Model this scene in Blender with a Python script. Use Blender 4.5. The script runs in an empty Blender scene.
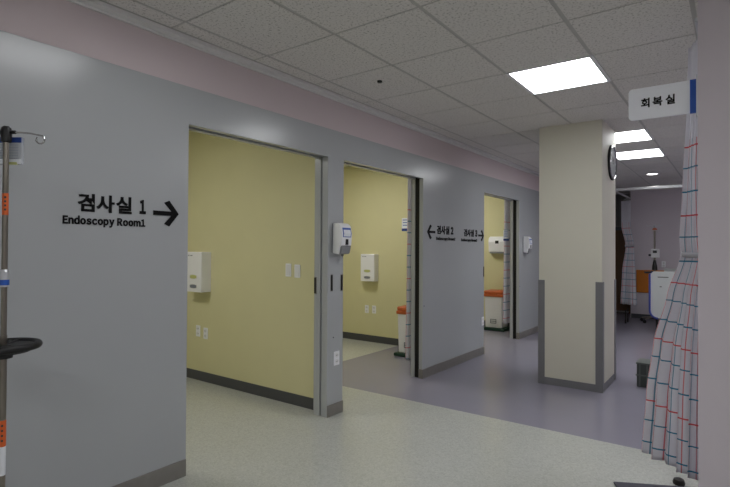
import bpy, bmesh, math, random
from mathutils import Vector, Matrix
random.seed(7)
C = bpy.context.scene.collection
PI = math.pi

# ------------------------------------------------------------------ materials
def lin(c):
    return tuple((v / 12.92 if v <= .04045 else ((v + .055) / 1.055) ** 2.4) for v in c)

def hexc(h):
    h = h.lstrip('#')
    return lin(tuple(int(h[i:i + 2], 16) / 255 for i in (0, 2, 4)))

def nn(nt, kind, **kw):
    n = nt.nodes.new(kind)
    for k, v in kw.items():
        setattr(n, k, v)
    return n

def mat(name, col, rough=.5, metal=0, var=.06, vscale=14, bump=0, bscale=200, spec=.5, trans=0, alpha=1):
    m = bpy.data.materials.new(name)
    m.use_nodes = True
    nt = m.node_tree
    b = nt.nodes['Principled BSDF']
    c = hexc(col) if isinstance(col, str) else col
    b.inputs['Roughness'].default_value = rough
    b.inputs['Metallic'].default_value = metal
    b.inputs['Specular IOR Level'].default_value = spec
    b.inputs['Transmission Weight'].default_value = trans
    b.inputs['Alpha'].default_value = alpha
    tc = nn(nt, 'ShaderNodeTexCoord')
    nz = nn(nt, 'ShaderNodeTexNoise')
    nz.inputs['Scale'].default_value = vscale
    nz.inputs['Detail'].default_value = 4
    nt.links.new(tc.outputs['Object'], nz.inputs['Vector'])
    mx = nn(nt, 'ShaderNodeMix', data_type='RGBA')
    mx.inputs['A'].default_value = (*[v * (1 - var) for v in c], 1)
    mx.inputs['B'].default_value = (*[min(1, v * (1 + var)) for v in c], 1)
    nt.links.new(nz.outputs['Fac'], mx.inputs['Factor'])
    nt.links.new(mx.outputs['Result'], b.inputs['Base Color'])
    if bump:
        n2 = nn(nt, 'ShaderNodeTexNoise')
        n2.inputs['Scale'].default_value = bscale
        n2.inputs['Detail'].default_value = 3
        nt.links.new(tc.outputs['Object'], n2.inputs['Vector'])
        bp = nn(nt, 'ShaderNodeBump')
        bp.inputs['Strength'].default_value = bump
        bp.inputs['Distance'].default_value = .002
        nt.links.new(n2.outputs['Fac'], bp.inputs['Height'])
        nt.links.new(bp.outputs['Normal'], b.inputs['Normal'])
    return m

def emit(name, col, s):
    m = bpy.data.materials.new(name)
    m.use_nodes = True
    nt = m.node_tree
    nt.nodes.clear()
    e = nn(nt, 'ShaderNodeEmission')
    e.inputs['Color'].default_value = (*col, 1)
    e.inputs['Strength'].default_value = s
    o = nn(nt, 'ShaderNodeOutputMaterial')
    nt.links.new(e.outputs[0], o.inputs[0])
    return m

def speckled(name, base, chips, rough, scale, bump=.02):
    """vinyl flooring: flat colour with fine chips of two other tones"""
    m = bpy.data.materials.new(name)
    m.use_nodes = True
    nt = m.node_tree
    b = nt.nodes['Principled BSDF']
    tc = nn(nt, 'ShaderNodeTexCoord')
    vo = nn(nt, 'ShaderNodeTexVoronoi')
    vo.inputs['Scale'].default_value = scale
    nt.links.new(tc.outputs['Object'], vo.inputs['Vector'])
    sep = nn(nt, 'ShaderNodeSeparateColor')
    nt.links.new(vo.outputs['Color'], sep.inputs[0])
    rp = nn(nt, 'ShaderNodeValToRGB')
    rp.color_ramp.interpolation = 'CONSTANT'
    el = rp.color_ramp.elements
    el[0].position = 0; el[0].color = (*hexc(chips[0]), 1)
    el[1].position = .22; el[1].color = (*hexc(base), 1)
    e = el.new(.8); e.color = (*hexc(chips[1]), 1)
    nt.links.new(sep.outputs[0], rp.inputs[0])
    nz = nn(nt, 'ShaderNodeTexNoise')
    nz.inputs['Scale'].default_value = 1.3
    nz.inputs['Detail'].default_value = 5
    nt.links.new(tc.outputs['Object'], nz.inputs['Vector'])
    mx = nn(nt, 'ShaderNodeMix', data_type='RGBA', blend_type='MULTIPLY')
    mx.inputs['Factor'].default_value = 1
    mr = nn(nt, 'ShaderNodeMapRange')
    mr.inputs['To Min'].default_value = .95
    mr.inputs['To Max'].default_value = 1.05
    nt.links.new(nz.outputs['Fac'], mr.inputs['Value'])
    nt.links.new(rp.outputs[0], mx.inputs['A'])
    nt.links.new(mr.outputs[0], mx.inputs['B'])
    nt.links.new(mx.outputs['Result'], b.inputs['Base Color'])
    rr = nn(nt, 'ShaderNodeMapRange')
    rr.inputs['To Min'].default_value = rough - .04
    rr.inputs['To Max'].default_value = rough + .06
    nt.links.new(nz.outputs['Fac'], rr.inputs['Value'])
    nt.links.new(rr.outputs[0], b.inputs['Roughness'])
    n2 = nn(nt, 'ShaderNodeTexNoise')
    n2.inputs['Scale'].default_value = 9
    nt.links.new(tc.outputs['Object'], n2.inputs['Vector'])
    bp = nn(nt, 'ShaderNodeBump')
    bp.inputs['Strength'].default_value = bump
    bp.inputs['Distance'].default_value = .01
    nt.links.new(n2.outputs['Fac'], bp.inputs['Height'])
    nt.links.new(bp.outputs['Normal'], b.inputs['Normal'])
    return m

def tile_mat(name, base, dark):
    """mineral-fibre ceiling tile with fissures and pinholes"""
    m = bpy.data.materials.new(name)
    m.use_nodes = True
    nt = m.node_tree
    b = nt.nodes['Principled BSDF']
    b.inputs['Roughness'].default_value = .95
    b.inputs['Specular IOR Level'].default_value = .15
    tc = nn(nt, 'ShaderNodeTexCoord')
    nz = nn(nt, 'ShaderNodeTexNoise')
    nz.inputs['Scale'].default_value = 70
    nz.inputs['Detail'].default_value = 5
    nz.inputs['Roughness'].default_value = .7
    nt.links.new(tc.outputs['Object'], nz.inputs['Vector'])
    rp = nn(nt, 'ShaderNodeValToRGB')
    el = rp.color_ramp.elements
    el[0].position = .36; el[0].color = (*hexc(dark), 1)
    el[1].position = .46; el[1].color = (*hexc(base), 1)
    nt.links.new(nz.outputs['Fac'], rp.inputs[0])
    nt.links.new(rp.outputs[0], b.inputs['Base Color'])
    bp = nn(nt, 'ShaderNodeBump')
    bp.inputs['Strength'].default_value = .4
    bp.inputs['Distance'].default_value = .003
    nt.links.new(nz.outputs['Fac'], bp.inputs['Height'])
    nt.links.new(bp.outputs['Normal'], b.inputs['Normal'])
    return m

def plaid(name, hlines, ztop_plain, gain=1.0):
    """white curtain cloth: UV.x = metres across the cloth, UV.y = height in metres"""
    m = bpy.data.materials.new(name)
    m.use_nodes = True
    nt = m.node_tree
    b = nt.nodes['Principled BSDF']
    b.inputs['Roughness'].default_value = .85
    b.inputs['Specular IOR Level'].default_value = .2
    uv = nn(nt, 'ShaderNodeTexCoord')
    sp = nn(nt, 'ShaderNodeSeparateXYZ')
    nt.links.new(uv.outputs['UV'], sp.inputs[0])

    def math_(op, a, bb=None):
        n = nn(nt, 'ShaderNodeMath', operation=op)
        for i, v in enumerate((a, bb)):
            if v is None: continue
            if isinstance(v, (int, float)): n.inputs[i].default_value = v
            else: nt.links.new(v, n.inputs[i])
        return n.outputs[0]

    def line(src, period, off, w):
        f = math_('FRACT', math_('DIVIDE', math_('SUBTRACT', src, off - w / 2 - 10 * period), period))
        return math_('LESS_THAN', f, w / period)

    below = math_('LESS_THAN', sp.outputs['Y'], ztop_plain)
    red, blue = (.75, .12, .13), (.04, .26, .40)
    pink = (.60, .22, .25)
    cur = None
    base = (.86 * gain, .85 * gain, .90 * gain)
    col = nn(nt, 'ShaderNodeRGB'); col.outputs[0].default_value = (*base, 1)
    cur = col.outputs[0]
    for src, period, off, w, c, k in hlines:
        s = sp.outputs['Y'] if src == 'h' else sp.outputs['X']
        f = math_('MULTIPLY', math_('MULTIPLY', line(s, period, off, w), below), k)
        mx = nn(nt, 'ShaderNodeMix', data_type='RGBA')
        nt.links.new(f, mx.inputs['Factor'])
        nt.links.new(cur, mx.inputs['A'])
        mx.inputs['B'].default_value = (*{'r': red, 'b': blue, 'p': pink}[c], 1)
        cur = mx.outputs['Result']
    nt.links.new(cur, b.inputs['Base Color'])
    # a little light passes through the cloth
    tr = nn(nt, 'ShaderNodeBsdfTranslucent')
    nt.links.new(cur, tr.inputs['Color'])
    ms = nn(nt, 'ShaderNodeMixShader')
    ms.inputs[0].default_value = .3
    nt.links.new(b.outputs[0], ms.inputs[1])
    nt.links.new(tr.outputs[0], ms.inputs[2])
    nt.links.new(ms.outputs[0], nt.nodes['Material Output'].inputs[0])
    return m

M = {}
M['grey'] = mat('grey_panel_paint', '#b0b3b5', .22, var=.02, vscale=2, bump=.03, bscale=60)
M['pink'] = mat('pink_wall_paint', '#cfc2c4', .75, var=.02, vscale=3, bump=.08)
M['rose'] = mat('rose_wall_paint', '#d0c8ce', .8, var=.02, vscale=3, bump=.08)
M['yellow'] = mat('yellow_wall_paint', '#d8d3a6', .7, var=.03, vscale=4, bump=.12)
M['cream'] = mat('cream_column_paint', '#d5d2c3', .6, var=.02, vscale=4, bump=.06)
M['white'] = mat('plain_white_paint', '#e6e4e0', .8, var=.02)
M['recess_wall'] = mat('grey_recess', '#8f8e8a', .8)  # flat grey, darker than the other recovery walls
M['tile'] = tile_mat('ceiling_tile', '#e2dfdb', '#a5a19c')
M['tbar'] = mat('ceiling_bar', '#bcbab6', .7)
M['cornice'] = mat('cornice_paint', '#e2e2e0', .7)
M['beige'] = speckled('beige_vinyl', '#bec0ba', ('#b6b8b1', '#c5c7c0'), .20, 110)
M['lav'] = mat('lavender_vinyl', '#94919f', .18, var=.03, vscale=3, bump=.01, bscale=7)
M['steel_base'] = mat('steel_baseboard', '#8c8984', .45, metal=.35, var=.12, vscale=20)
M['char_base'] = mat('charcoal_baseboard', '#4b4c4f', .5)
M['black'] = mat('black_plastic', '#0d0d0f', .45)
M['letter'] = mat('black_acrylic', '#050506', .6, spec=.2)
M['rubber'] = mat('black_rubber', '#0a0a0a', .7)
M['guard'] = mat('grey_corner_guard', '#77777a', .5)
M['wplastic'] = mat('white_plastic', '#eeeff2', .35, var=.02)
M['wplastic2'] = mat('off_white_plastic', '#e2e2e2', .45, var=.02)
M['gplastic'] = mat('grey_plastic', '#8b8d90', .45)
M['slot'] = mat('outlet_hole', '#3a3a3a', .6)
M['label'] = mat('blue_label', '#4a68b4', .5)
M['paper'] = mat('white_paper', '#e8ebf0', .7, var=.01)
M['ink'] = mat('grey_print', '#7a7f8a', .7)
M['blueprint'] = mat('blue_print', '#1f3f88', .6)
M['steel'] = mat('stainless_steel', '#8f897f', .28, metal=.9, var=.05)
M['chrome'] = mat('chrome', '#c9c9c9', .12, metal=1, var=.02)
M['alu'] = mat('brushed_aluminium', '#d0d2d6', .35, metal=.6)
M['orange_tape'] = mat('orange_tape', '#d9642a', .6)
M['blue_tape'] = mat('blue_tape', '#2a5cb8', .5)
M['orange'] = mat('orange_plastic', '#c4622f', .45)
M['green'] = mat('dark_green_plastic', '#123a2a', .5)
M['brown'] = mat('brown_wood', '#5e3f22', .55, var=.2, vscale=6)
M['owood'] = mat('orange_wood', '#c77412', .55, var=.1, vscale=5)
M['sign_blue'] = mat('sign_blue', '#1f55b4', .4, var=.02)
M['sign_white'] = mat('sign_white', '#f2f4fa', .4, var=.01)
M['bedwhite'] = mat('bed_white_plastic', '#c6c9c8', .45, var=.03)
M['bedblue'] = mat('bed_blue_trim', '#3f4fa0', .5)
M['darkmetal'] = mat('dark_metal', '#3a3836', .4, metal=.6)
M['slate'] = mat('slate_mat', '#4d4c57', .8, var=.15, vscale=60)
M['crate'] = mat('grey_green_crate', '#3c423f', .6)
M['crate_rib'] = mat('crate_rib', '#565c58', .6)
M['dial'] = mat('clock_dial', '#85868a', .35)
M['clear'] = mat('clear_film', '#cfd4da', .2, var=.01, alpha=.45)
M['gel'] = mat('pale_liquid', '#b9bd7a', .3, var=.05)
LAMP = 15.0
M['panel'] = emit('lit_panel', (.96, .98, 1), LAMP)
M['room_fill'] = emit('added_room_fill', (1, .98, .95), 22.0)  # glow of the unseen panels added inside the rooms
M['panel_mid'] = emit('lit_panel_corridor', (.97, .98, 1), 8.0)
M['panel_fill'] = emit('added_fill_panel', (.95, .97, 1), 15.0)  # glow of the added out-of-view fill panels
M['down'] = emit('lit_downlight', (1, .97, .93), 14)

# ------------------------------------------------------------------ mesh helpers
class MB:
    """collects shapes and links them as one mesh object"""
    def __init__(s):
        s.bm = bmesh.new(); s.mi = 0
        s.uv = None
    def _tag(s, faces):
        for f in faces: f.material_index = s.mi
    def box(s, lo, hi, bev=0, seg=2):
        r = bmesh.ops.create_cube(s.bm, size=1)
        vs = r['verts']
        lo, hi = Vector(lo), Vector(hi)
        for v in vs:
            v.co = Vector(((lo[i] + hi[i]) / 2 + v.co[i] * (hi[i] - lo[i]) for i in range(3)))
        fs = set(f for v in vs for f in v.link_faces)
        s._tag(fs)
        if bev:
            es = list(set(e for v in vs for e in v.link_edges))
            rr = bmesh.ops.bevel(s.bm, geom=es, offset=bev, segments=seg, affect='EDGES', profile=.5)
            s._tag(rr['faces'])
        return s
    def cyl(s, a, b, r, r2=None, n=20, caps=True):
        a, b = Vector(a), Vector(b)
        d = b - a
        q = d.to_track_quat('Z', 'Y').to_matrix().to_4x4()
        q.translation = (a + b) / 2
        rr = bmesh.ops.create_cone(s.bm, cap_ends=caps, segments=n, radius1=r, radius2=r if r2 is None else r2, depth=d.length, matrix=q)
        s._tag(set(f for v in rr['verts'] for f in v.link_faces))
        return s
    def tube(s, pts, r, n=10, close=False):
        pts = [Vector(p) for p in pts]
        rings = []
        N = len(pts)
        up = Vector((0, 0, 1))
        for i, p in enumerate(pts):
            if close: t = pts[(i + 1) % N] - pts[i - 1]
            else: t = pts[min(i + 1, N - 1)] - pts[max(i - 1, 0)]
            t.normalize()
            ref = up if abs(t.z) < .95 else Vector((1, 0, 0))
            u = t.cross(ref).normalized(); w = t.cross(u).normalized()
            rings.append([s.bm.verts.new(p + (u * math.cos(2 * PI * k / n) + w * math.sin(2 * PI * k / n)) * r) for k in range(n)])
        fs = []
        for i in range(N if close else N - 1):
            A, B = rings[i], rings[(i + 1) % N]
            for k in range(n):
                fs.append(s.bm.faces.new((A[k], A[(k + 1) % n], B[(k + 1) % n], B[k])))
        if not close:
            fs.append(s.bm.faces.new(rings[0][::-1])); fs.append(s.bm.faces.new(rings[-1]))
        s._tag(fs)
        return s
    def lathe(s, prof, c=(0, 0, 0), n=28):
        c = Vector(c); rings = []
        for r, z in prof:
            rings.append([s.bm.verts.new(c + Vector((r * math.cos(2 * PI * k / n), r * math.sin(2 * PI * k / n), z))) for k in range(n)])
        fs = []
        for A, B in zip(rings, rings[1:]):
            for k in range(n):
                fs.append(s.bm.faces.new((A[k], A[(k + 1) % n], B[(k + 1) % n], B[k])))
        fs.append(s.bm.faces.new(rings[0][::-1])); fs.append(s.bm.faces.new(rings[-1]))
        s._tag(fs)
        return s
    def prism(s, poly, axis, a, b):
        """polygon of 2-D points extruded along axis from a to b"""
        def P(u, v, w):
            return {'x': (w, u, v), 'y': (u, w, v), 'z': (u, v, w)}[axis]
        A = [s.bm.verts.new(P(u, v, a)) for u, v in poly]
        B = [s.bm.verts.new(P(u, v, b)) for u, v in poly]
        fs = [s.bm.faces.new(A[::-1]), s.bm.faces.new(B)]
        n = len(poly)
        for i in range(n):
            fs.append(s.bm.faces.new((A[i], A[(i + 1) % n], B[(i + 1) % n], B[i])))
        s._tag(fs)
        return s
    def build(s, name, mats, parent=None, smooth=False, bevel=0):
        bm = s.bm
        bmesh.ops.recalc_face_normals(bm, faces=bm.faces[:])
        me = bpy.data.meshes.new(name)
        bm.to_mesh(me); bm.free()
        for m in (mats if isinstance(mats, (list, tuple)) else [mats]): me.materials.append(m)
        o = bpy.data.objects.new(name, me)
        C.objects.link(o)
        if parent: o.parent = parent
        if smooth:
            for p in me.polygons: p.use_smooth = True
            try:
                me.set_sharp_from_angle(angle=math.radians(40))
            except Exception: pass
        if bevel:
            md = o.modifiers.new('edge', 'BEVEL'); md.width = bevel; md.segments = 2; md.limit_method = 'ANGLE'
        return o

def tag(o, label, cat, group=None, kind=None):
    o['label'] = label; o['category'] = cat
    if group: o['group'] = group
    if kind: o['kind'] = kind
    return o

def thing(name, label, cat, loc, rz=0, group=None):
    o = bpy.data.objects.new(name, None)
    o.empty_display_size = .05
    C.objects.link(o)
    o.location = loc; o.rotation_euler = (0, 0, rz)
    return tag(o, label, cat, group)

def dup(root, loc, rz, label):
    r = root.copy(); C.objects.link(r)
    r.location = loc; r.rotation_euler = (0, 0, rz); r['label'] = label
    for ch in list(root.children):
        c = ch.copy(); C.objects.link(c); c.parent = r
        for g in list(ch.children):
            d = g.copy(); C.objects.link(d); d.parent = c
    return r

def struct(o, label, cat):
    o['kind'] = 'structure'
    return tag(o, label, cat)

def glyph(ch, bold):
    cu = bpy.data.curves.new('t', 'FONT')
    cu.body = ch; cu.size = 1; cu.offset = bold; cu.extrude = .5; cu.resolution_u = 6
    o = bpy.data.objects.new('t', cu); C.objects.link(o)
    dg = bpy.context.evaluated_depsgraph_get(); dg.update()
    me = bpy.data.meshes.new_from_object(o.evaluated_get(dg))
    C.objects.unlink(o); bpy.data.objects.remove(o); bpy.data.curves.remove(cu)
    return me

def letters(name, body, parent, y0, y1, z0, z1, x0, material, bold=.03, th=.004, facing='x', gap=.075):
    """raised lettering fitted to a rectangle; facing x reads along +y, facing y reads along +x seen from -y"""
    bm = bmesh.new(); pen = 0
    for ch in body:
        if ch == ' ': pen += .30; continue
        wide = chr(ord(ch) + 0xFEE0) if 33 <= ord(ch) < 127 else ch
        g = glyph(wide, bold)
        lo = min(v.co.x for v in g.vertices); hi = max(v.co.x for v in g.vertices)
        n0 = len(bm.verts)
        bm.from_mesh(g); bm.verts.ensure_lookup_table()
        for v in bm.verts[n0:]: v.co.x += pen - lo
        pen += hi - lo + gap
        bpy.data.meshes.remove(g)
    me = bpy.data.meshes.new(name); bm.to_mesh(me); bm.free()
    xs = [v.co.x for v in me.vertices]; ys = [v.co.y for v in me.vertices]
    ax, bx, ay, by = min(xs), max(xs), min(ys), max(ys)
    for v in me.vertices:
        u = (v.co.x - ax) / (bx - ax) * (y1 - y0) + y0
        w = (v.co.y - ay) / (by - ay) * (z1 - z0) + z0
        d = (v.co.z + .5) * th
        v.co = (x0 + d, u, w) if facing == 'x' else (u, x0 - d, w)
    me.materials.clear(); me.materials.append(material)
    ob = bpy.data.objects.new(name, me); C.objects.link(ob)
    ob.parent = parent
    return ob

# ------------------------------------------------------------------ key dimensions (metres)
H = 2.715          # ceiling
DH = 2.19          # door heads
PZ = 2.427         # top of the grey panelling
D1, D1e = 1.825, 3.127
D2, D2e = 3.330, 4.677
D3, D3e = 6.296, 7.631
YN, YF = -2.5, 12.6
XR = 5.2
XB = -3.4
FB = 3.944         # joint between the two floor colours

# ------------------------------------------------------------------ floor
f = MB()
f.mi = 0
f.box((XB, YN, -.06), (XR, FB, 0))
f.box((XB, FB, -.06), (-1.24, 6.067, 0))
f.mi = 1
f.box((-1.24, FB, -.06), (XR, 6.067, 0))
f.box((XB, 6.067, -.06), (XR, YF, 0))
struct(f.build('floor', [M['beige'], M['lav']]), 'glossy vinyl floor, beige in front and lavender grey beyond', 'floor')

# ------------------------------------------------------------------ wall with the three doorways
w = MB()
def seg(x0, x1, y0, y1, z0, z1, mi=0):
    w.mi = mi
    w.box((x0, y0, z0), (x1, y1, z1))
FX, RX, BX = -.046, -.104, -.152
for y0, y1 in ((YN, D1), (D1e, D2), (D2e, D3), (D3e, YF)):
    seg(BX, RX, y0, y1, 0, DH)
w.mi = 0
comb = [(YN, 0)]
for a, b in ((D1, D1e), (D2, D2e), (D3, D3e)): comb += [(a, 0), (a, DH), (b, DH), (b, 0)]
comb += [(YF, 0), (YF, PZ), (YN, PZ)]
w.prism(comb, 'x', FX, 0)
seg(BX, RX, YN, YF, DH, H)
seg(RX, FX, YN, YF, DH + .05, H)
seg(FX, -.004, YN, YF, PZ, H, 1)
# core between the two skins, flush at the closing sides, set back behind the pocket slots
seg(RX, FX, YN, D1, 0, DH)
seg(RX, -.084, D1e, D2, 0, DH); seg(-.064, FX, D1e, D2, 0, DH)
seg(-.084, -.064, D1e + .06, D2, 0, DH)
seg(RX, FX, D2e + .95, D3, 0, DH)
seg(RX, FX, D3e + .95, YF, 0, DH)
wl = w.build('wall_left', [M['grey'], M['pink']], bevel=.002)
struct(wl, 'grey panelled corridor wall with three doorways and a pink band above', 'wall')
c = MB()
c.box((-.003, YN, H - .022), (.066, YF, H + .001))
c.box((-.003, YN, H - .034), (.012, YF, H - .020))
c.build('cornice', M['cornice'], wl)
t = MB()
for a, b in ((D1, D1e), (D2, D2e), (D3, D3e)):
    t.box((RX + .008, a - .0, DH + .02), (FX - .008, b + .0, DH + .048))
t.build('door_track', M['black'], wl)

# sliding doors pushed back into their pockets
for i, (y, lab) in enumerate(((D2e, 'sliding door slid into the wall pocket of the middle doorway'), (D3e, 'sliding door slid into the wall pocket of the far doorway'))):
    d = MB(); d.box((RX + .008, y + .022, .008), (FX - .008, y + .93, DH + .015))
    do = d.build('door_%d' % (i + 1), M['grey'])
    struct(do, lab, 'door')
    g = MB(); g.box((RX + .004, y + .006, .004), (FX - .004, y + .024, DH + .016))  # black strip filling the pocket slot at the door edge
    g.build('slot_strip', M['rubber'], do)

# baseboards on the corridor wall
def base(name, lo, hi, m, lab):
    b = MB(); b.box(lo, hi)
    return struct(b.build(name, m, bevel=.003), lab, 'baseboard')
BT = .009
base('baseboard_left', (-.001, YN, 0), (BT, D1 - .002, .105), M['steel_base'], 'steel baseboard under the first room sign')
base('baseboard_post', (-.001, D1e + .002, 0), (BT, D2 + .001, .098), M['steel_base'], 'short steel baseboard around the narrow grey post')
b = MB(); b.box((-.001, D2e - .006, 0), (BT, D3, .1)); b.box((FX, D2e - .006, 0), (0, D2e + .004, .1))
struct(b.build('baseboard_middle', M['steel_base'], bevel=.002), 'steel baseboard between the middle and far doorways', 'baseboard')
b = MB(); b.box((-.001, D3e - .006, 0), (BT, YF, .1)); b.box((FX, D3e - .006, 0), (0, D3e + .004, .1))
struct(b.build('baseboard_far', M['steel_base'], bevel=.002), 'steel baseboard of the wall beyond the far doorway', 'baseboard')

# ------------------------------------------------------------------ the three rooms behind the wall
P1, P2, P3 = 3.216, 6.067, 8.6
def wallbox(name, lo, hi, m, lab):
    b = MB(); b.box(lo, hi)
    return struct(b.build(name, m), lab, 'wall')
wallbox('wall_room_1', (XB, P1, 0), (BX, P1 + .1, H), M['yellow'], 'yellow side wall of the first endoscopy room')
wallbox('wall_room_2', (XB, P2, 0), (BX, P2 + .12, H), M['yellow'], 'yellow side wall of the second endoscopy room')
wallbox('wall_room_3', (XB, P3, 0), (BX, P3 + .12, H), M['yellow'], 'yellow side wall of the third endoscopy room')
wallbox('wall_rooms_back', (XB - .1, YN, 0), (XB, YF, H), M['yellow'], 'yellow outer wall at the back of the endoscopy rooms')
wallbox('wall_room_entry', (XB, -.7, 0), (BX, -.6, H), M['yellow'], 'yellow near side wall of the first endoscopy room')
for n, p in (('1', P1), ('2', P2), ('3', P3)):
    base('baseboard_room_' + n, (XB, p - .009, 0), (BX, p + .001, .10), M['char_base'], 'charcoal baseboard along the yellow wall of room ' + {'1': 'one', '2': 'two', '3': 'three'}[n])

# ------------------------------------------------------------------ other walls
wallbox('wall_right', (2.65, 2.85, 0), (XR, 3.0, H), M['rose'], 'pale rose wall end beside the checked curtain')
wallbox('wall_front', (XB, YN - .1, 0), (XR, YN, H), M['white'], 'wall behind the viewpoint')
wallbox('wall_side', (XR, YN, 0), (XR + .1, YF, H), M['rose'], 'outer wall of the recovery area')
wallbox('wall_back', (.99, 11.5, 0), (XR, 11.62, H), M['rose'], 'pale rose back wall of the recovery area')
wallbox('wall_back_recess', (BX, YF, 0), (XR, YF + .1, H), M['recess_wall'], 'grey recess wall behind the brown cupboard')
base('baseboard_back', (1.0, 11.49, 0), (XR, 11.501, .09), M['char_base'], 'dark baseboard under the rose back wall')

# ------------------------------------------------------------------ ceiling
GX, GY, T, TY = .215, 1.655, .6, .612
LIGHTS = [(2, 3, 'square ceiling light panel ahead of the cream column', 'panel'),
          (2, 7, 'square ceiling light panel just past the column near the clock', 'panel'),
          (2, 9, 'smaller-looking square ceiling light panel deeper past the clock', 'panel'),
          (1, -1, 'square ceiling light panel over the corridor beside the first doorway', 'panel_mid'),
          (5, -4, 'added unseen fill panel behind the viewpoint', 'panel_fill'),  # this and the next two: unseen, added to lift the brightness
          (6, -2, 'added unseen fill panel far to the side of the viewpoint', 'panel_fill'),
          (3, -5, 'added unseen fill panel behind and beside the viewpoint', 'panel_fill'),
          (6, 4, 'added unseen fill panel over the entrance of the recovery area', 'panel_fill'),  # recovery side: out-of-view panels added for more bounce light
          (6, 8, 'added unseen fill panel over the middle of the recovery area', 'panel_fill'),
          (5, 11, 'added unseen fill panel over the recovery beds', 'panel_fill')]
lit = {(a, b) for a, b, *_ in LIGHTS}
c = MB()
c.mi = 1
c.box((0, YN, H + .0035), (XR, YF, H + .05))
c.mi = 0
g, gx = .007, .012
ys = [GY + TY * k for k in range(-8, 20)]
xs = [GX - .145] + [GX + T * k for k in range(0, 10)]
for i in range(len(xs) - 1):
    for y in ys:
        if (i - 1, round((y - GY) / TY)) in lit: continue
        x0, x1 = xs[i], xs[i + 1]
        y0, y1 = max(y, YN), min(y + TY, YF)
        x1 = min(x1, XR)
        if y1 - y0 < .05 or x1 - x0 < .05: continue
        # column cut-out
        c.prism([(x0 + gx, y0 + g), (x1 - gx, y0 + g), (x1 - gx, y1 - g), (x0 + gx, y1 - g)], 'z', H, H + .003)
c.mi = 2
c.box((XB, YN, H), (BX, YF, H + .05))
ce = c.build('ceiling', [M['tile'], M['tbar'], M['white']], bevel=0)
struct(ce, 'suspended ceiling of square speckled mineral tiles', 'ceiling')

# light panels
lp = thing('ceiling_light', LIGHTS[0][2], 'ceiling light', (GX + T * 2.5, GY + TY * 3.5, H), 0, 'square ceiling light panels')
b = MB(); h = .297
for s in (-1, 1):
    b.box((s * h - .016, -h - .006, -.004), (s * h + .010, h + .006, .012)) if s > 0 else b.box((s * h - .010, -h - .006, -.004), (s * h + .016, h + .006, .012))
    b.box((-h, s * h - .012, -.004), (h, s * h + .008, .012))
b.build('frame', M['wplastic'], lp)
b = MB(); b.box((-h + .014, -h + .008, .0), (h - .014, h - .008, .003))
b.build('diffuser', M['panel'], lp)
for i, j, lab, m in LIGHTS[1:]:
    r = dup(lp, (GX + T * (i + .5), GY + TY * (j + .5), H), 0, lab)
    if m != 'panel':
        for ch in r.children:
            if ch.name.startswith('diffuser'):
                ch.data = ch.data.copy(); ch.data.materials[0] = M[m]
for y, lab in ((1.5, 'added unseen fill panel inside the first endoscopy room'), (4.7, 'added unseen fill panel inside the second endoscopy room'), (7.4, 'added unseen fill panel inside the third endoscopy room')):
    r = dup(lp, (-1.5, y, H - .012), 0, lab)  # unseen room panel, added to brighten the yellow walls
    for ch in r.children:
        if ch.name.startswith('diffuser'):
            ch.data = ch.data.copy(); ch.data.materials[0] = M['room_fill']
dl = thing('downlight', 'small round recessed downlight near the far curtain rail', 'downlight', (1.64, 9.5, H - .002))
b = MB(); b.tube([(.085 * math.cos(2 * PI * k / 28), .085 * math.sin(2 * PI * k / 28), 0) for k in range(28)], .008, 8, True)
b.build('rim', M['wplastic'], dl, True)
b = MB(); b.lathe([(.08, -.001), (.08, .003)])
b.build('lens', M['down'], dl)
b = MB(); b.lathe([(.018, -.012), (.02, -.002), (.02, .001)])
so = b.build('sprinkler_head', M['black']); so.location = (.55, 3.10, H)
tag(so, 'small black sprinkler spot in a ceiling tile above the post', 'sprinkler')

# ------------------------------------------------------------------ column
CX0, CX1, CY0, CY1 = 1.085, 1.716, 5.268, 5.928
b = MB(); b.box((CX0, CY0, 0), (CX1, CY1, H + .004))
col = b.build('column', M['cream'], bevel=.004)
struct(col, 'square cream column with grey corner guards', 'column')
for sx, sy in ((0, 0), (1, 0), (1, 1), (0, 1)):
    x = CX1 if sx else CX0; y = CY1 if sy else CY0
    dx = -1 if sx else 1; dy = -1 if sy else 1
    b = MB(); th = .006; L = .062
    pl = [(x - dx * th, y - dy * th), (x + dx * L, y - dy * th), (x + dx * L, y), (x, y), (x, y + dy * L), (x - dx * th, y + dy * L)]
    b.prism(pl, 'z', .0, 1.095)
    b.build('corner_guard', M['guard'], col)
b = MB(); e = .004
b.box((CX0 - e, CY0 - e, 0), (CX1 + e, CY1 + e, .075))
b.build('skirting', M['guard'], col)

# ------------------------------------------------------------------ wall clock on the column
ck = thing('wall_clock', 'round wall clock with a dark rim on the side of the column', 'clock', (CX1, 5.70, 2.345))
b = MB()
b.lathe([(.185, .001), (.188, .006), (.188, .016), (.182, .022), (.168, .022), (.166, .014)], n=40)
o = b.build('case', M['black'], ck, True); o.rotation_euler = (0, PI / 2, 0)
b = MB(); b.tube([(.023, .172 * math.cos(2 * PI * k / 40), .172 * math.sin(2 * PI * k / 40)) for k in range(40)], .006, 8, True)
b.build('rim', M['chrome'], ck, True)
b = MB(); b.lathe([(.167, .0), (.167, .016)], n=40)
dial = b.build('dial', M['dial'], ck); dial.rotation_euler = (0, PI / 2, 0)
for k in range(12):
    a = 2 * PI * k / 12
    b = MB(); b.box((.015, .142 * math.cos(a) - .008, .142 * math.sin(a) - .008), (.0178, .142 * math.cos(a) + .008, .142 * math.sin(a) + .008))
    b.build('hour_mark', M['paper'], ck)
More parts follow.
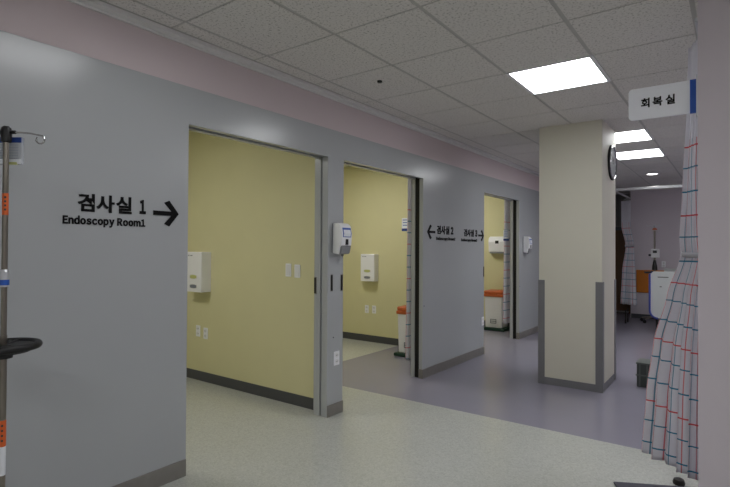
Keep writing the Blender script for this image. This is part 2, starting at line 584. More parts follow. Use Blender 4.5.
for L, wd, a in ((.085, .008, .9), (.125, .005, 2.3)):
    b = MB(); u = Vector((0, math.cos(a), math.sin(a))); v = Vector((0, -math.sin(a), math.cos(a)))
    b.prism([(-.02 * u.y - wd * v.y, -.02 * u.z - wd * v.z), (L * u.y - wd * v.y, L * u.z - wd * v.z), (L * u.y + wd * v.y, L * u.z + wd * v.z), (-.02 * u.y + wd * v.y, -.02 * u.z + wd * v.z)], 'x', .019, .0205)
    b.build('hand', M['black'], ck)

# ------------------------------------------------------------------ signs on the grey wall
def arrow(parent, y0, y1, zc, half, th, right):
    """shaft with an open chevron head"""
    b = MB()
    def P(y, z): return ((y0 + y1) - y, z) if not right else (y, z)
    tip = y1; back = y1 - half * 1.0
    L = y1 - y0
    b.prism([P(y0, zc - th / 2), P(tip - th, zc - th / 2), P(tip - th, zc + th / 2), P(y0, zc + th / 2)], 'x', 0, .004)
    k = th * .62
    b.prism([P(tip, zc), P(back + k, zc + half), P(back - k, zc + half - k * .9), P(tip - 2.2 * k, zc)], 'x', 0, .0042)
    b.prism([P(tip, zc), P(back + k, zc - half), P(back - k, zc - half + k * .9), P(tip - 2.2 * k, zc)], 'x', 0, .0042)
    return b.build('arrow', M['letter'], parent)

s1 = thing('door_sign', 'large black raised lettering and right-pointing arrow before the first doorway', 'sign', (.001, 1.45, 1.62), 0, 'endoscopy room signs')
def rel(name, body, p, oy, oz, y0, y1, z0, z1, bold=.03):
    return letters(name, body, p, y0 - oy, y1 - oy, z0 - oz, z1 - oz, 0, M['letter'], bold)
rel('room_name', '검사실', s1, 1.45, 1.62, 1.186, 1.468, 1.604, 1.700)
rel('room_number', '1', s1, 1.45, 1.62, 1.514, 1.550, 1.609, 1.691, .05)
rel('english_name', 'Endoscopy Room1', s1, 1.45, 1.62, 1.116, 1.548, 1.524, 1.582, .045)
arrow(s1, 1.596 - 1.45, 1.758 - 1.45, .002, .078, .026, True)
s2 = thing('door_sign', 'black raised lettering for room 2 with an arrow pointing back to the middle doorway', 'sign', (.001, 5.1, 1.62), 0, 'endoscopy room signs')
rel('room_name', '검사실', s2, 5.1, 1.62, 4.985, 5.285, 1.588, 1.688)
rel('room_number', '2', s2, 5.1, 1.62, 5.325, 5.386, 1.592, 1.684, .05)
rel('english_name', 'Endoscopy Room2', s2, 5.1, 1.62, 4.968, 5.437, 1.510, 1.558, .035)
arrow(s2, 4.765 - 5.1, 4.944 - 5.1, -.012, .082, .026, False)
s3 = thing('door_sign', 'black raised lettering for room 3 with an arrow pointing on to the far doorway', 'sign', (.001, 5.9, 1.6), 0, 'endoscopy room signs')
rel('room_name', '검사실', s3, 5.9, 1.6, 5.675, 5.965, 1.578, 1.672)
rel('room_number', '3', s3, 5.9, 1.6, 6.005, 6.066, 1.580, 1.670, .05)
rel('english_name', 'Endoscopy Room3', s3, 5.9, 1.6, 5.599, 6.064, 1.505, 1.552, .035)
arrow(s3, 6.105 - 5.9, 6.276 - 5.9, 0.0, .076, .026, True)

# flag sign at the recovery room
fs = thing('flag_sign', 'white flag sign with Korean lettering and a blue end on the rose wall', 'sign', (2.65, 2.925, 2.19))
def rrect(x0, x1, z0, z1, r, left=True):
    pts = []
    for cx, cz, a0 in ((x0 + r, z0 + r, PI), (x1, z0, None), (x1, z1, None), (x0 + r, z1 - r, PI / 2)):
        if a0 is None: pts.append((cx, cz)); continue
        for k in range(7):
            a = a0 + k * PI / 12
            pts.append((cx + r * math.cos(a), cz + r * math.sin(a)))
    return pts
b = MB(); b.prism(rrect(-.318, -.037, -.083, .083, .02), 'y', -.008, .008)
b.build('sign_panel', M['sign_white'], fs)
b = MB(); b.box((-.037, -.009, -.084), (-.004, .009, .084)); b.build('blue_end', M['sign_blue'], fs)
b = MB(); b.box((-.010, -.012, -.105), (.002, .012, .105)); b.build('wall_bracket', M['alu'], fs)
letters('lettering', '회복실', fs, -.258, -.102, -.024, .026, -.008, M['letter'], .03, .002, 'y', .28)

# ------------------------------------------------------------------ wall fittings
def sanitizer(loc, lab):
    t = thing('hand_sanitizer_dispenser', lab, 'sanitizer dispenser', loc, 0, 'hand sanitizer dispensers on the grey wall')
    b = MB(); b.box((.0005, -.066, -.115), (.012, .066, .135), .004); b.build('back_plate', M['gplastic'], t)
    b = MB()
    pr = [(.01, -.115), (.075, -.125), (.088, -.06), (.105, -.05), (.112, .05), (.098, .118), (.07, .14), (.01, .14)]
    b.prism([(x, z) for x, z in pr], 'y', -.07, .07)
    b.build('housing', M['wplastic'], t, bevel=.009)
    b = MB()
    b.prism([(.07, -.124), (.094, -.118), (.112, -.052), (.08, -.046)], 'y', -.058, .058)
    b.build('push_lever', M['gplastic'], t, bevel=.006)
    b = MB(); b.prism([(.104, .018), (.1095, .018), (.1165, .052), (.1045, .1), (.1, .1), (.108, .052)], 'y', -.052, .054)
    lb = b.build('label', M['label'], t)
    b = MB(); b.prism([(.1105, .026), (.1122, .026), (.1170, .052), (.1095, .083), (.108, .083), (.1150, .052)], 'y', -.044, .046)
    b.build('printed_panel', M['paper'], lb)
    b = MB(); b.box((.100, -.014, -.044), (.113, .018, .004), .002); b.build('level_window', M['black'], t)
    b = MB(); b.cyl((.06, 0, -.118), (.06, 0, -.14), .011); b.build('nozzle', M['gplastic'], t)
    return t
sanitizer((.0, 3.246, 1.492), 'white wall sanitizer dispenser with blue label on the narrow post')
st2 = sanitizer((.0, 7.86, 1.485), 'white wall sanitizer dispenser with blue label beyond the far doorway')

def outlet(name, label, loc, rz, group, kind='outlet'):
    t = thing(name, label, 'wall ' + kind, loc, rz, group)
    b = MB(); b.box((.0003, -.036, -.06), (.008, .036, .06), .004); b.build('cover_plate', M['wplastic'], t)
    if kind == 'outlet':
        for z in (-.026, .026):
            b = MB(); b.cyl((.006, 0, z), (.0092, 0, z), .020, n=22); s = b.build('socket', M['wplastic2'], t)
            b = MB()
            for y in (-.009, .009): b.cyl((.0088, y, z), (.0098, y, z), .0036, n=10)
            b.build('pin_hole', M['slot'], s)
    else:
        b = MB(); b.prism([(.007, -.048), (.0125, -.048), (.009, .048), (.007, .048)], 'y', -.024, .024)
        b.build('rocker', M['wplastic2'], t)
    return t
W90 = -PI / 2
outlet('wall_outlet', 'white double outlet low on the narrow grey post', (0, 3.244, .478), 0, 'white wall outlets')
outlet('wall_outlet', 'white outlet low at the edge of the wall by the far doorway', (0, 6.25, .445), 0, 'white wall outlets')
outlet('wall_outlet', 'white outlet in room one, the one below the dispenser', (-1.925, P1, .524), W90, 'white wall outlets')
outlet('wall_outlet', 'white outlet in room one, the one nearer the switches', (-1.793, P1, .51), W90, 'white wall outlets')
outlet('wall_outlet', 'white outlet in room two, the one farther from the bin', (-1.823, P2, .492), W90, 'white wall outlets')
outlet('wall_outlet', 'white outlet in room two, the one nearer the bin', (-1.685, P2, .494), W90, 'white wall outlets')
outlet('light_switch', 'white light switch on the yellow wall, the one farther from the post', (-.555, P1, 1.217), W90, 'white light switches', 'switch')
outlet('light_switch', 'white light switch on the yellow wall, the one nearer the post', (-.44, P1, 1.21), W90, 'white light switches', 'switch')
outlet('wall_outlet', 'white outlet on the rose wall beside the far drip stand', (1.60, 11.5, 1.13), W90, 'white wall outlets')

def pull(loc, label, rz=0):
    t = thing('door_pull', label, 'door pull', loc, rz, 'dark recessed pull plates at the doorways')
    b = MB(); b.box((.0003, -.014, -.072), (.004, .014, .072), .0015); b.build('plate', M['steel_base'], t)
    b = MB(); b.box((.003, -.011, -.066), (.009, .006, .066), .002); b.build('grip', M['black'], t)
    return t
pull((0, 3.178, 1.125), 'dark upright pull plate on the post, closer to the first doorway')
pull((0, 3.308, 1.12), 'dark upright pull plate on the post, closer to the middle doorway')
pull((0, 6.278, 1.113), 'dark upright pull plate at the edge of the far doorway')
pull((-.135, D1e, 1.10), 'dark strike plate inside the first doorway frame', W90)
for i, (y, z, lab) in enumerate(((3.205, .66, 'tiny dark screw in the post above the outlet'), (D2e + .03, .79, 'tiny dark lock hole in the edge strip of the middle doorway'), (D3e + .03, .83, 'tiny dark lock hole in the edge strip of the far doorway'))):
    b = MB(); b.cyl((.0003, 0, 0), (.002, 0, 0), .006, n=12)
    o = b.build('screw', M['black']); o.location = (0, y, z); tag(o, lab, 'screw')

def glove_box(loc, label, w_, h_, d_):
    t = thing('glove_dispenser', label, 'glove dispenser', loc, W90, 'white glove dispensers on the yellow walls')
    b = MB()
    # tapered box: front slightly raised
    x1 = d_
    b.box((-.002, -w_ / 2, -h_ / 2), (x1, w_ / 2, h_ / 2), .008)
    b.build('housing', M['wplastic'], t)
    for z in (-.05, -.15):
        zz = z * h_ / .42
        pts = [(.075 * math.cos(a) * w_ / .28, zz + .026 * math.sin(a)) for a in [2 * PI * k / 20 for k in range(20)]]
        b = MB(); b.prism([(max(-.07, min(.07, p[0] * 1.25)), p[1]) for p in pts], 'x', x1 - .002, x1 + .003)
        o = b.build('opening', M['wplastic2'], t)
        b = MB(); b.prism([(max(-.055, min(.055, p[0])), zz + (p[1] - zz) * .72) for p in pts], 'x', x1 + .001, x1 + .0045)
        b.build('gloves', M['gel'] if z > -.1 else M['ink'], o)
    b = MB(); b.box((x1 - .001, -w_ * .36, h_ * .40), (x1 + .001, -w_ * .28, h_ * .425)); b.box((x1 - .001, -w_ * .22, h_ * .40), (x1 + .001, -w_ * .08, h_ * .42))
    b.build('printed_mark', M['ink'], t)
    return t
glove_box((-1.845, P1, 1.163), 'white two-slot glove dispenser on the yellow wall of room one', .265, .42, .12)
glove_box((-1.735, P2, 1.130), 'white two-slot glove dispenser on the yellow wall of room two', .255, .41, .115)

# paper towel dispenser in the far room
pt = thing('towel_dispenser', 'white paper towel dispenser with a dark emblem in the far room', 'towel dispenser', (-.72, P3, 1.5), W90)
b = MB(); b.prism([(0.0005, -.14), (.11, -.13), (.13, .05), (.11, .12), (.06, .15), (.0005, .15)], 'y', -.17, .17); b.build('housing', M['wplastic'], pt, bevel=.012)
b = MB(); b.box((.02, -.15, -.158), (.105, .15, -.128)); b.build('outlet_tray', M['gplastic'], pt)
b = MB(); b.prism([(.122, .02), (.1325, .02), (.131, .07), (.118, .075)], 'y', -.035, .03)
b.build('emblem', M['black'], pt)

# hanging cards by the rooms' curtains
def card(loc, label, wd, ht, rz):
    t = thing('notice_card', label, 'card', loc, rz, 'blue and white cards near the room curtains')
    b = MB(); b.box((-.002, -wd / 2, -ht / 2), (.0025, wd / 2, ht / 2)); b.build('sheet', M['paper'], t)
    b = MB(); b.box((.0022, -wd / 2, -ht / 2), (.0032, wd / 2, -ht / 2 + ht * .2)); b.build('blue_band', M['blueprint'], t)
    for k in range(3):
        b = MB(); b.box((.0022, -wd * .36, ht * (.32 - .2 * k)), (.003, wd * .3, ht * (.38 - .2 * k)))
        b.build('printed_line', M['label'], t)
    return t
card((-1.13, P2, 1.77), 'blue and white card on the yellow wall by the middle room curtain', .12, .19, W90)

# waste bins
def bin_(loc, rz, label, s=1):
    t = thing('medical_waste_bin', label, 'bin', loc, rz, 'white waste bins with orange lids')
    t.scale = (s, s, s)
    b = MB(); b.box((-.20, -.17, 0), (.20, .17, .045), .012); b.build('base_tray', M['green'], t)
    bm = MB()
    r = [(-.145, -.132), (.145, -.132), (.145, .132), (-.145, .132)]
    lo = [bm.bm.verts.new((x, y, .046)) for x, y in r]; hi = [bm.bm.verts.new((x * 1.09, y * 1.09, .565)) for x, y in r]
    bm.bm.faces.new(lo[::-1]); bm.bm.faces.new(hi)
    for k in range(4): bm.bm.faces.new((lo[k], lo[(k + 1) % 4], hi[(k + 1) % 4], hi[k]))
    body = bm.build('body', M['wplastic'], t, bevel=.014)
    b = MB(); b.box((-.17, -.157, .555), (.17, .157, .60), .01); b.box((-.165, -.152, .60), (.165, .152, .655), .02, 3)
    b.build('lid', M['orange'], t)
    b = MB(); b.box((-.07, -.160, .60), (.07, -.152, .625), .002); b.build('lid_handle', M['orange'], t)
    # warning mark: triangle outline with bars
    b = MB(); y0 = -.1255
    for k in range(3): b.box((-.05, -.1455, .12 + k * .03), (.05, -.133, .128 + k * .03))
    b.box((-.05, -.1455, .12), (-.044, -.133, .19)); b.box((.044, -.1455, .12), (.05, -.133, .19))
    b.build('printed_label', M['ink'], t)
    return t
bin_((-.71, 5.62, 0), .0, 'white medical waste bin with orange lid in the middle room')
bin_((-.66, 8.32, 0), .0, 'white medical waste bin with orange lid in the far room', 1.06)

# ------------------------------------------------------------------ curtains
P_ = .39
near_lines = [('v', .13, .02, .006, 'r', .8), ('v', .13, .06, .006, 'b', .8), ('v', .13, .10, .006, 'p', .8),
              ('h', P_, .44, .008, 'r', 1), ('h', P_, .575, .008, 'b', 1), ('h', P_, .710, .007, 'b', 1)]
M['plaid'] = plaid('checked_curtain_cloth', near_lines, 2.04)
far_lines = [('v', .20, .02, .009, 'r', .7), ('v', .20, .09, .009, 'b', .6), ('v', .20, .15, .009, 'p', .6),
             ('h', P_, .30, .011, 'r', .7), ('h', P_, .43, .011, 'b', .8), ('h', P_, .56, .011, 'b', .8)]
M['plaid_far'] = plaid('checked_curtain_cloth_far', far_lines, 1.98, .95)

def curtain_sheet(name, parent, prof, cloth, folds, m, nz=70, nx=170, ph=0., th=.003, lift=(0, 0, 0)):
    """prof: list of (z, centre xy, half-width vector xy, fold depth) from top to bottom; smooth interpolation"""
    prof = sorted(prof, key=lambda p: -p[0])
    def at(z):
        for (a, b) in zip(prof, prof[1:]):
            if a[0] >= z >= b[0]:
                k = (a[0] - z) / (a[0] - b[0]) if a[0] > b[0] else 0
                k = k * k * (3 - 2 * k) * .5 + k * .5
                f_ = lambda u, v: u + (v - u) * k
                return [Vector((f_(a[i][0], b[i][0]), f_(a[i][1], b[i][1]))) for i in (1, 2)], f_(a[3], b[3])
        p = prof[-1]
        return [Vector(p[1]), Vector(p[2])], p[3]
    bm = bmesh.new(); uvl = bm.loops.layers.uv.new('UVMap')
    zt, zb = prof[0][0], prof[-1][0]
    grid = []
    for j in range(nz + 1):
        z = zt + (zb - zt) * j / nz
        (c_, hw), dep = at(z)
        n = Vector((-hw.y, hw.x)).normalized()
        row = []
        for i in range(nx + 1):
            s = i / nx
            a = 2 * PI * folds * s + ph
            wob = .35 * math.sin(a * .37 + 1.3 * z + ph) + .25 * math.sin(a * 1.9 + .8 * z)
            off = dep * (math.sin(a + .25 * math.sin(1.7 * z)) + wob) * .7
            along = (2 * s - 1) + .035 * math.sin(2 * a + .5)
            p = c_ + hw * along + n * off
            hem = 0
            if j == nz: hem = .006 * math.sin(a * .5)
            lf = (1 - s) * max(0, min(1, (lift[2] - z) / .5)) if lift[2] else 0
            row.append((bm.verts.new((p.x, p.y, z + hem + lift[0] * lf)), s * cloth, z - lift[1] * lf))
        grid.append(row)
    for j in range(nz):
        for i in range(nx):
            q = (grid[j][i], grid[j + 1][i], grid[j + 1][i + 1], grid[j][i + 1])
            fc = bm.faces.new([v[0] for v in q]); fc.smooth = True
            for l, v in zip(fc.loops, q): l[uvl].uv = (v[1], v[2])
    me = bpy.data.meshes.new(name); bm.to_mesh(me); bm.free()
    me.materials.append(m)
    o = bpy.data.objects.new(name, me); C.objects.link(o); o.parent = parent
    md = o.modifiers.new('cloth', 'SOLIDIFY'); md.thickness = th; md.offset = 0
    return o

def ring(parent, z, cxy, rx, ry, hgt, m, rot):
    bm = MB(); n = 40; A = []
    cs, sn = math.cos(rot), math.sin(rot)
    for rr, zz in ((1, z - hgt / 2), (1.02, z), (1, z + hgt / 2)):
        A.append([bm.bm.verts.new((cxy[0] + cs * rx * rr * math.cos(2 * PI * k / n) - sn * ry * rr * math.sin(2 * PI * k / n),
                                   cxy[1] + sn * rx * rr * math.cos(2 * PI * k / n) + cs * ry * rr * math.sin(2 * PI * k / n), zz + .01 * math.sin(2 * PI * k / n))) for k in range(n)])
    for u, v in zip(A, A[1:]):
        for k in range(n): bm.bm.faces.new((u[k], u[(k + 1) % n], v[(k + 1) % n], v[k]))
    o = bm.build('tieback', m, parent, True)
    md = o.modifiers.new('cloth', 'SOLIDIFY'); md.thickness = .004
    return o

M['cloth'] = mat('white_cloth', '#acaab3', .85, var=.03)
# the curtain by the recovery room entrance
cu = thing('curtain', 'white curtain with red and blue checks, tied back beside the rose wall', 'curtain', (2.6, 3.3, 0), 0, 'checked hospital curtains')
def L_(x, y): return (x - 2.6, y - 3.3)
prof = [(2.57, L_(2.632, 3.22), (.045, -.10), .014),
        (2.20, L_(2.632, 3.22), (.050, -.10), .018),
        (1.80, L_(2.622, 3.22), (.060, -.09), .020),
        (1.47, L_(2.625, 3.20), (.085, -.075), .020),
        (1.39, L_(2.630, 3.20), (.085, -.075), .018),
        (1.15, L_(2.590, 3.22), (.120, -.10), .026),
        (.85, L_(2.560, 3.23), (.170, -.125), .034),
        (.55, L_(2.545, 3.24), (.200, -.145), .040),
        (.165, L_(2.535, 3.25), (.225, -.165), .044)]
curtain_sheet('cloth', cu, prof, 1.45, 7, M['plaid'], ph=.6, lift=(.03, .06, 1.3))
ring(cu, 1.40, L_(2.632, 3.20), .098, .036, .030, M['cloth'], math.atan2(-.075, .1))
b = MB()
for k in range(8):
    s = -1 + 2 * (k + .5) / 8
    x, y = L_(2.640 + .045 * s, 3.22 - .10 * s)
    b.tube([(x, y, 2.555), (x, y + .008, 2.585), (x + .006, y, 2.60)], .003, 6)
b.build('hook', M['alu'], cu)
r = thing('curtain_rail', 'curtain rail running along the recovery room opening behind the rose wall', 'curtain rail', (2.64, 3.01, 2.61), 0, 'curtain rails')
b = MB(); b.box((-.012, .0, -.012), (.012, 6.65, .012), .003); b.build('track', M['alu'], r)
for y in (.3, 2.3, 4.4, 6.4):
    b = MB(); b.cyl((0, y, 0), (0, y, H - 2.61), .006); b.build('hanger_rod', M['alu'], r)

# far curtain
RZ = 2.50
cu = thing('curtain', 'checked curtain hanging gathered in front of the brown cupboard', 'curtain', (1.0, 11.1, 0), 0, 'checked hospital curtains')
prof = [(2.42, (-.03, 0), (.100, -.06), .03), (1.9, (-.03, 0), (.095, -.06), .03), (1.55, (.03, 0), (.085, -.05), .02),
        (1.46, (.035, 0), (.085, -.05), .02), (1.0, (.01, 0), (.13, -.07), .04), (.31, (.0, 0), (.165, -.09), .045)]
curtain_sheet('cloth', cu, prof, 1.5, 6, M['plaid_far'], nz=40, nx=120, ph=.3)
ring(cu, 1.505, (.033, 0), .10, .05, .05, M['cloth'], -.5)
b = MB()
for k in range(5):
    s = -1 + 2 * (k + .5) / 5
    b.tube([(-.03 + .1 * s, -.06 * s, 2.40), (-.03 + .07 * s, -.05 * s, 2.44), (-.02, -.06 * s, 2.482)], .004, 6)
b.build('hook', M['alu'], cu)
r = thing('curtain_rail', 'bright metal curtain rail crossing in front of the rose back wall', 'curtain rail', (.98, 9.7, RZ), 0, 'curtain rails')
b = MB(); b.box((0, -.02, -.026), (1.6, .02, .026), .006); b.build('track', M['alu'], r)
b = MB(); b.box((-.015, -.012, -.014), (.015, 1.80, .014), .003); b.build('side_track', M['alu'], r)
for x in (.015, 1.55):
    b = MB(); b.cyl((x, 0, 0), (x, 0, H - RZ), .008); b.build('hanger_rod', M['alu'], r)

# curtains just inside the middle and far rooms
for y, xx, zb, lab in ((4.86, -.222, .16, 'checked curtain edge showing inside the middle doorway'), (7.80, -.250, .22, 'checked curtain edge showing inside the far doorway')):
    cu = thing('curtain', lab, 'curtain', (xx, y, 0), 0, 'checked hospital curtains')
    prof = [(2.30, (0, 0), (.012, .12), .016), (1.2, (0, 0), (.012, .125), .018), (zb, (0, 0), (.014, .13), .02)]
    curtain_sheet('cloth', cu, prof, 1.2, 6, M['plaid_far'], nz=30, nx=110, ph=1.2)
    r = thing('curtain_rail', 'curtain rail over the ' + lab[8:], 'curtain rail', (xx, y, 2.33), 0, 'curtain rails')
    b = MB(); b.box((-.012, -.2, -.012), (.012, 1.0 if y < 6 else .65, .012), .003); b.build('track', M['alu'], r)
    b = MB(); b.cyl((0, .3, 0), (0, .3, H - 2.33), .006); b.build('hanger_rod', M['alu'], r)
t = card((-.238, 7.688, 1.64), 'blue and white card against the far room curtain', .09, .17, -.9)

# ------------------------------------------------------------------ IV pole at the picture edge
ip = thing('drip_stand', 'steel drip stand with a black handle ring before the grey wall', 'drip stand', (.389, .752, 0))
b = MB()
b.cyl((0, 0, .10), (0, 0, 1.06), .0125)
b.build('lower_tube', M['steel'], ip, True)
b = MB(); b.cyl((0, 0, 1.06), (0, 0, 1.88), .0105)
b.build('upper_tube', M['steel'], ip, True)
b = MB(); b.cyl((0, 0, 1.255), (0, 0, 1.315), .0165); b.cyl((0, 0, 1.315), (0, 0, 1.325), .0165, .011); b.build('lock_collar', M['alu'], ip, True)
b = MB(); b.cyl((0, 0, 1.262), (0, 0, 1.284), .0172); b.build('blue_tape', M['blue_tape'], ip, True)
for z0, z1, rr in ((1.545, 1.632, .0110), (.615, .72, .0130)):
    b = MB(); b.cyl((0, 0, z0), (0, 0, z1), rr); tp = b.build('orange_tape', M['orange_tape'], ip, True)
    b = MB()
    for k in range(4):
        zz = z0 + (z1 - z0) * (.2 + .19 * k)
        b.prism([(-.004, zz), (.003, zz), (.003, zz + .008), (-.004, zz + .008)], 'x', rr * .9, rr + .0006)
    mk = b.build('printed_mark', M['slot'], tp); mk.rotation_euler = (0, 0, -.3)
b = MB(); b.cyl((0, 0, .50), (0, 0, .615), .0130); b.build('white_tape', M['paper'], ip, True)
b = MB(); b.lathe([(.012, 1.838), (.018, 1.842), (.020, 1.885), (.016, 1.898), (.010, 1.904)]); hub = b.build('hub', M['black'], ip, True)
for a in (.62, .62 + PI):
    d = Vector((math.cos(a), math.sin(a), 0))
    pts = []
    for rr, zz in ((.018, 1.880), (.06, 1.879), (.10, 1.875), (.135, 1.868)): pts.append(d * rr + Vector((0, 0, zz)))
    for k in range(11):
        th = PI * .35 - k * PI * 1.55 / 10
        pts.append(d * (.138 + .017 * math.cos(th)) + Vector((0, 0, 1.851 + .017 * math.sin(th))))
    b = MB(); b.tube(pts, .0036, 8); b.build('hook', M['chrome'], ip, True)
    b = MB(); b.cyl(d * .012 + Vector((0, 0, 1.880)), d * .036 + Vector((0, 0, 1.880)), .0075); b.build('hook_socket', M['black'], ip, True)
hz = 1.016
b = MB(); b.tube([(.116 * math.cos(2 * PI * k / 48), .116 * math.sin(2 * PI * k / 48), hz) for k in range(48)], .015, 12, True)
hr = b.build('handle_ring', M['black'], ip, True)
b = MB()
for k in range(3):
    a = .3 + 2 * PI * k / 3
    b.tube([(.02 * math.cos(a), .02 * math.sin(a), hz - .008), (.114 * math.cos(a), .114 * math.sin(a), hz)], .011, 8)
b.build('spokes', M['black'], hr, True)
b = MB(); b.lathe([(.02, hz - .026), (.09, hz - .025), (.106, hz - .010), (.102, hz + .004), (.02, hz + .002)], n=40)
b.build('tray', M['black'], ip, True)
b = MB(); b.lathe([(.014, hz - .05), (.032, hz - .048), (.034, hz - .01), (.026, hz + .004), (.014, hz + .006)]); b.build('handle_clamp', M['black'], ip, True)
for k in range(5):
    a = .2 + 2 * PI * k / 5
    d = Vector((math.cos(a), math.sin(a), 0))
    b = MB(); b.tube([Vector((0, 0, .13)), d * .10 + Vector((0, 0, .115)), d * .29 + Vector((0, 0, .085))], .014, 8)
    lg = b.build('base_leg', M['steel'], ip, True)
    b = MB(); n_ = Vector((-d.y, d.x, 0))
    b.cyl(d * .29 + n_ * -.012 + Vector((0, 0, .032)), d * .29 + n_ * .012 + Vector((0, 0, .032)), .032); b.cyl(d * .29 + Vector((0, 0, .05)), d * .29 + Vector((0, 0, .085)), .009)
    b.build('caster', M['rubber'], lg, True)
b = MB(); b.lathe([(.03, .09), (.03, .15), (.014, .16)]); b.build('base_hub', M['steel'], ip, True)

# printed bag hanging from the rear hook
bag = thing('infusion_bag', 'clear bag with a dark blue header and grey print hanging at the drip stand', 'bag', (.362, .774, 1.812))
q = .62 + PI / 2
bag.rotation_euler = (0, 0, .62)
b = MB(); b.box((-.056, -.006, -.058), (.056, .006, .055), .005); b.build('film', M['clear'], bag)
b = MB(); b.box((-.051, -.0075, .032), (.051, .0075, .054), .002); b.build('header', M['blueprint'], bag)
b = MB()
for k in range(6): b.box((-.042, -.0072, .020 - .011 * k), (.040, -.0062, .024 - .011 * k))
b.build('printed_line', M['ink'], bag)
b = MB(); b.box((-.049, -.0068, -.056), (.049, .0068, -.034), .003); b.build('lower_panel', M['paper'], bag)
b = MB(); b.box((-.005, -.0071, -.058), (.035, .0071, -.047), .002); b.build('liquid', M['gel'], bag)
b = MB(); b.tube([(0, 0, .05), (.004, 0, .075), (0, 0, .10)], .002, 6); b.build('hanger', M['alu'], bag)

# ------------------------------------------------------------------ recovery area
# cupboard in the recess
cp = thing('cupboard', 'tall brown wooden cupboard in the recess behind the far curtain', 'cupboard', (.53, 12.38, 0))
b = MB(); b.box((-.5, -.2, 0), (.5, .2, 1.86)); b.build('body', M['brown'], cp)
b = MB(); b.box((-.51, -.21, 1.86), (.51, .2, 1.93)); b.build('top_board', M['char_base'], cp)
for s in (-1, 1):
    b = MB(); b.box((s * .25 - .24, -.216, .06), (s * .25 + .24, -.2, 1.84), .003); d = b.build('door', M['brown'], cp)
    b = MB(); b.cyl((-s * .03 + s * .03, -.235, .95), (-s * .03 + s * .03, -.235, 1.1), .007); b.build('handle', M['steel'], d)
# orange board on the back wall
b = MB(); b.box((1.10, 11.472, .535), (1.95, 11.497, 1.005), .006)
hb = b.build('wall_board', M['owood']); tag(hb, 'orange wooden board mounted low on the rose back wall', 'board')

# bed, foot end towards the corridor
bd = thing('hospital_bed', 'white hospital bed with blue edging on its foot board', 'bed', (2.06, 10.4, 0))
fx0, fx1 = -.44, .44
pts = []
for cx, cz, a0 in ((fx1 - .06, 1.0, 0), (fx0 + .06, 1.0, PI / 2), (fx0 + .12, .40, PI), (fx1 - .12, .40, 1.5 * PI)):
    r_ = .06 if cz > .6 else .12
    for k in range(7):
        a = a0 + k * PI / 12
        pts.append((cx + r_ * math.cos(a), cz + r_ * math.sin(a)))
b = MB(); b.prism(pts, 'y', -1.0, -.965); fb = b.build('foot_board', M['bedwhite'], bd, bevel=.01)
b = MB(); b.tube([(x - .004, -.983, z) for x, z in pts[9:21]], .022, 8); b.build('blue_edge', M['bedblue'], fb, True)
b = MB()
for x0, z, l in ((-.33, .96, .16), (-.3, .80, .03)): b.box((x0, -1.003, z), (x0 + l, -.999, z + .014))
b.build('printed_mark', M['slot'], fb)
b = MB(); b.tube([(-.40, -.975, 1.055), (-.44, -1.0, 1.045), (-.50, -1.02, 1.04), (-.52, -.98, 1.04)], .016, 8); b.build('side_handle', M['black'], bd, True)
b = MB(); b.box((-.42, -.95, .50), (.42, .98, .56)); b.build('frame', M['gplastic'], bd)
b = MB(); b.box((-.41, -.94, .56), (.41, .96, .68), .03); b.build('mattress', M['cloth'], bd, True)
b = MB(); b.box((-.44, .98, .35), (.44, 1.01, 1.05), .01); b.build('head_board', M['bedwhite'], bd)
for sx in (-.36, .36):
    for sy in (-.8, .8):
        b = MB(); b.box((sx - .02, sy - .02, .10), (sx + .02, sy + .02, .5)); lg = b.build('leg', M['darkmetal'], bd)
        b = MB(); b.cyl((sx - .015, sy, .05), (sx + .015, sy, .05), .05); b.build('caster', M['rubber'], lg, True)

# second drip stand beside the bed with a small pump
i2 = thing('drip_stand', 'slim drip stand with a small pump beside the hospital bed', 'drip stand', (1.50, 10.98, 0))
b = MB(); b.cyl((0, 0, .1), (0, 0, 1.80), .018); b.build('tube', M['steel'], i2, True)
b = MB(); b.lathe([(.02, 1.81), (.045, 1.815), (.04, 1.835), (.018, 1.85)]); b.build('orange_collar', M['orange'], i2, True)
for a in (0, PI / 2, PI, 1.5 * PI):
    d = Vector((math.cos(a), math.sin(a), 0))
    b = MB(); b.tube([d * .0 + Vector((0, 0, 1.85)), d * .06 + Vector((0, 0, 1.90)), d * .13 + Vector((0, 0, 1.885)), d * .145 + Vector((0, 0, 1.915))], .007, 6); b.build('hook', M['alu'], i2, True)
b = MB(); b.box((-.055, -.1, 1.27), (.085, -.012, 1.44), .012); pm = b.build('pump', M['wplastic2'], i2)
b = MB(); b.box((-.02, -.103, 1.36), (.05, -.099, 1.41)); b.build('screen', M['slot'], pm)
b = MB(); b.cyl((-.055, -.05, 1.32), (-.1, -.05, 1.32), .02); b.build('knob', M['black'], pm)
b = MB(); b.lathe([(.02, 1.02), (.05, 1.03), (.045, 1.10), (.022, 1.22)]); b.build('clamp', M['black'], i2, True)
for k in range(5):
    a = 2 * PI * k / 5 + .3
    d = Vector((math.cos(a), math.sin(a), 0))
    b = MB(); b.tube([Vector((0, 0, .12)), d * .25 + Vector((0, 0, .075))], .013, 8); lg = b.build('base_leg', M['steel'], i2, True)
    n_ = Vector((-d.y, d.x, 0))
    b = MB(); b.cyl(d * .25 + n_ * -.012 + Vector((0, 0, .03)), d * .25 + n_ * .012 + Vector((0, 0, .03)), .03); b.cyl(d * .25 + Vector((0, 0, .05)), d * .25 + Vector((0, 0, .08)), .008); b.build('caster', M['rubber'], lg, True)

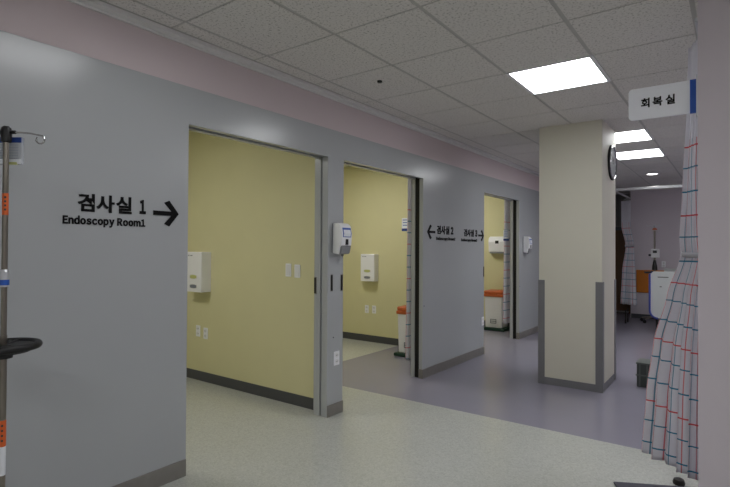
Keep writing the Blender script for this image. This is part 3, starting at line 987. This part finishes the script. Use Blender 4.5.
# small trolley frame under the far curtain
tr = thing('trolley', 'dark metal trolley frame partly behind the far curtain hem', 'trolley', (.93, 10.62, 0))
for sx in (-.13, .13):
    for sy in (-.12, .12):
        b = MB(); b.cyl((sx, sy, .07), (sx, sy, .86 if sx < 0 else .26), .011); lg = b.build('leg', M['steel'] if sx < 0 else M['darkmetal'], tr, True)
        b = MB(); b.cyl((sx - .01, sy, .035), (sx + .01, sy, .035), .035); b.cyl((sx, sy, .05), (sx, sy, .075), .012); b.build('caster', M['rubber'], lg, True)
b = MB(); b.box((-.15, -.14, .19), (.15, .14, .215), .004); b.build('shelf', M['darkmetal'], tr)
b = MB(); b.tube([(-.13, -.12, .86), (-.13, .12, .86)], .011, 8); b.build('rail', M['steel'], tr, True)

# crate behind the near curtain
ct = thing('storage_crate', 'small grey-green ribbed crate on the floor behind the tied curtain', 'crate', (2.125, 5.85, 0))
b = MB(); b.box((-.17, -.12, 0), (.17, .12, .235), .008); b.build('body', M['crate'], ct)
b = MB(); b.box((-.178, -.128, .115), (.178, .128, .128)); b.box((-.178, -.128, .235), (.178, .128, .252), .003)
for k in range(5): b.box((-.15 + .07 * k, -.126, .01), (-.135 + .07 * k, -.118, .235))
b.build('ribs', M['crate_rib'], ct)

# mat corner and door stop at the lower edge of the view
mt = MB()
mt.prism([(0, 0), (.62, .31), (.92, -.29), (.30, -.60)], 'z', .0005, .014)
mo = mt.build('floor_mat', M['slate'], bevel=.004); mo.location = (2.205, 3.235, 0)
mo.location = (2.19, 3.275, 0)
tag(mo, 'dark slate floor mat lying in front of the checked curtain', 'floor mat')
b = MB(); b.lathe([(.032, 0.0005), (.034, .012), (.028, .03), (.012, .038)])
ds = b.build('door_stop', M['darkmetal'], None, True); ds.location = (2.515, 3.50, 0)
tag(ds, 'dark rounded floor stop under the hem of the tied curtain', 'door stop')

# ------------------------------------------------------------------ world, camera, colour
wd = bpy.data.worlds.new('World'); bpy.context.scene.world = wd
wd.use_nodes = True
wd.node_tree.nodes['Background'].inputs[0].default_value = (.6, .65, .7, 1)
wd.node_tree.nodes['Background'].inputs[1].default_value = .05

fpx, yaw, pit, rol = 496.7, math.radians(35.20), math.radians(.64), math.radians(.29)
cy, sy = math.cos(yaw), math.sin(yaw)
fw = Vector((-sy, cy, 0)); rt = Vector((cy, sy, 0)); up = Vector((0, 0, 1))
fw2 = fw * math.cos(pit) + up * math.sin(pit); up2 = up * math.cos(pit) - fw * math.sin(pit)
rt3 = rt * math.cos(rol) + up2 * math.sin(rol); up3 = up2 * math.cos(rol) - rt * math.sin(rol)
cam = bpy.data.cameras.new('camera'); co = bpy.data.objects.new('camera', cam); C.objects.link(co)
mw = Matrix((rt3, up3, -fw2)).transposed().to_4x4(); mw.translation = (2.801, 0, 1.416)
co.matrix_world = mw
cam.sensor_width = 36; cam.lens = fpx / 730 * 36; cam.shift_x = -20.66 / 730; cam.shift_y = -.25 / 730
cam.clip_start = .05
sc = bpy.context.scene
sc.camera = co
vs = sc.view_settings
vs.view_transform = 'Standard'; vs.look = 'None'; vs.gamma = 1; vs.use_curve_mapping = False
vs.exposure = -.12
sc.cycles.use_denoising = True
sc.cycles.max_bounces = 10
sc.cycles.diffuse_bounces = 6
sc.cycles.sample_clamp_indirect = 4
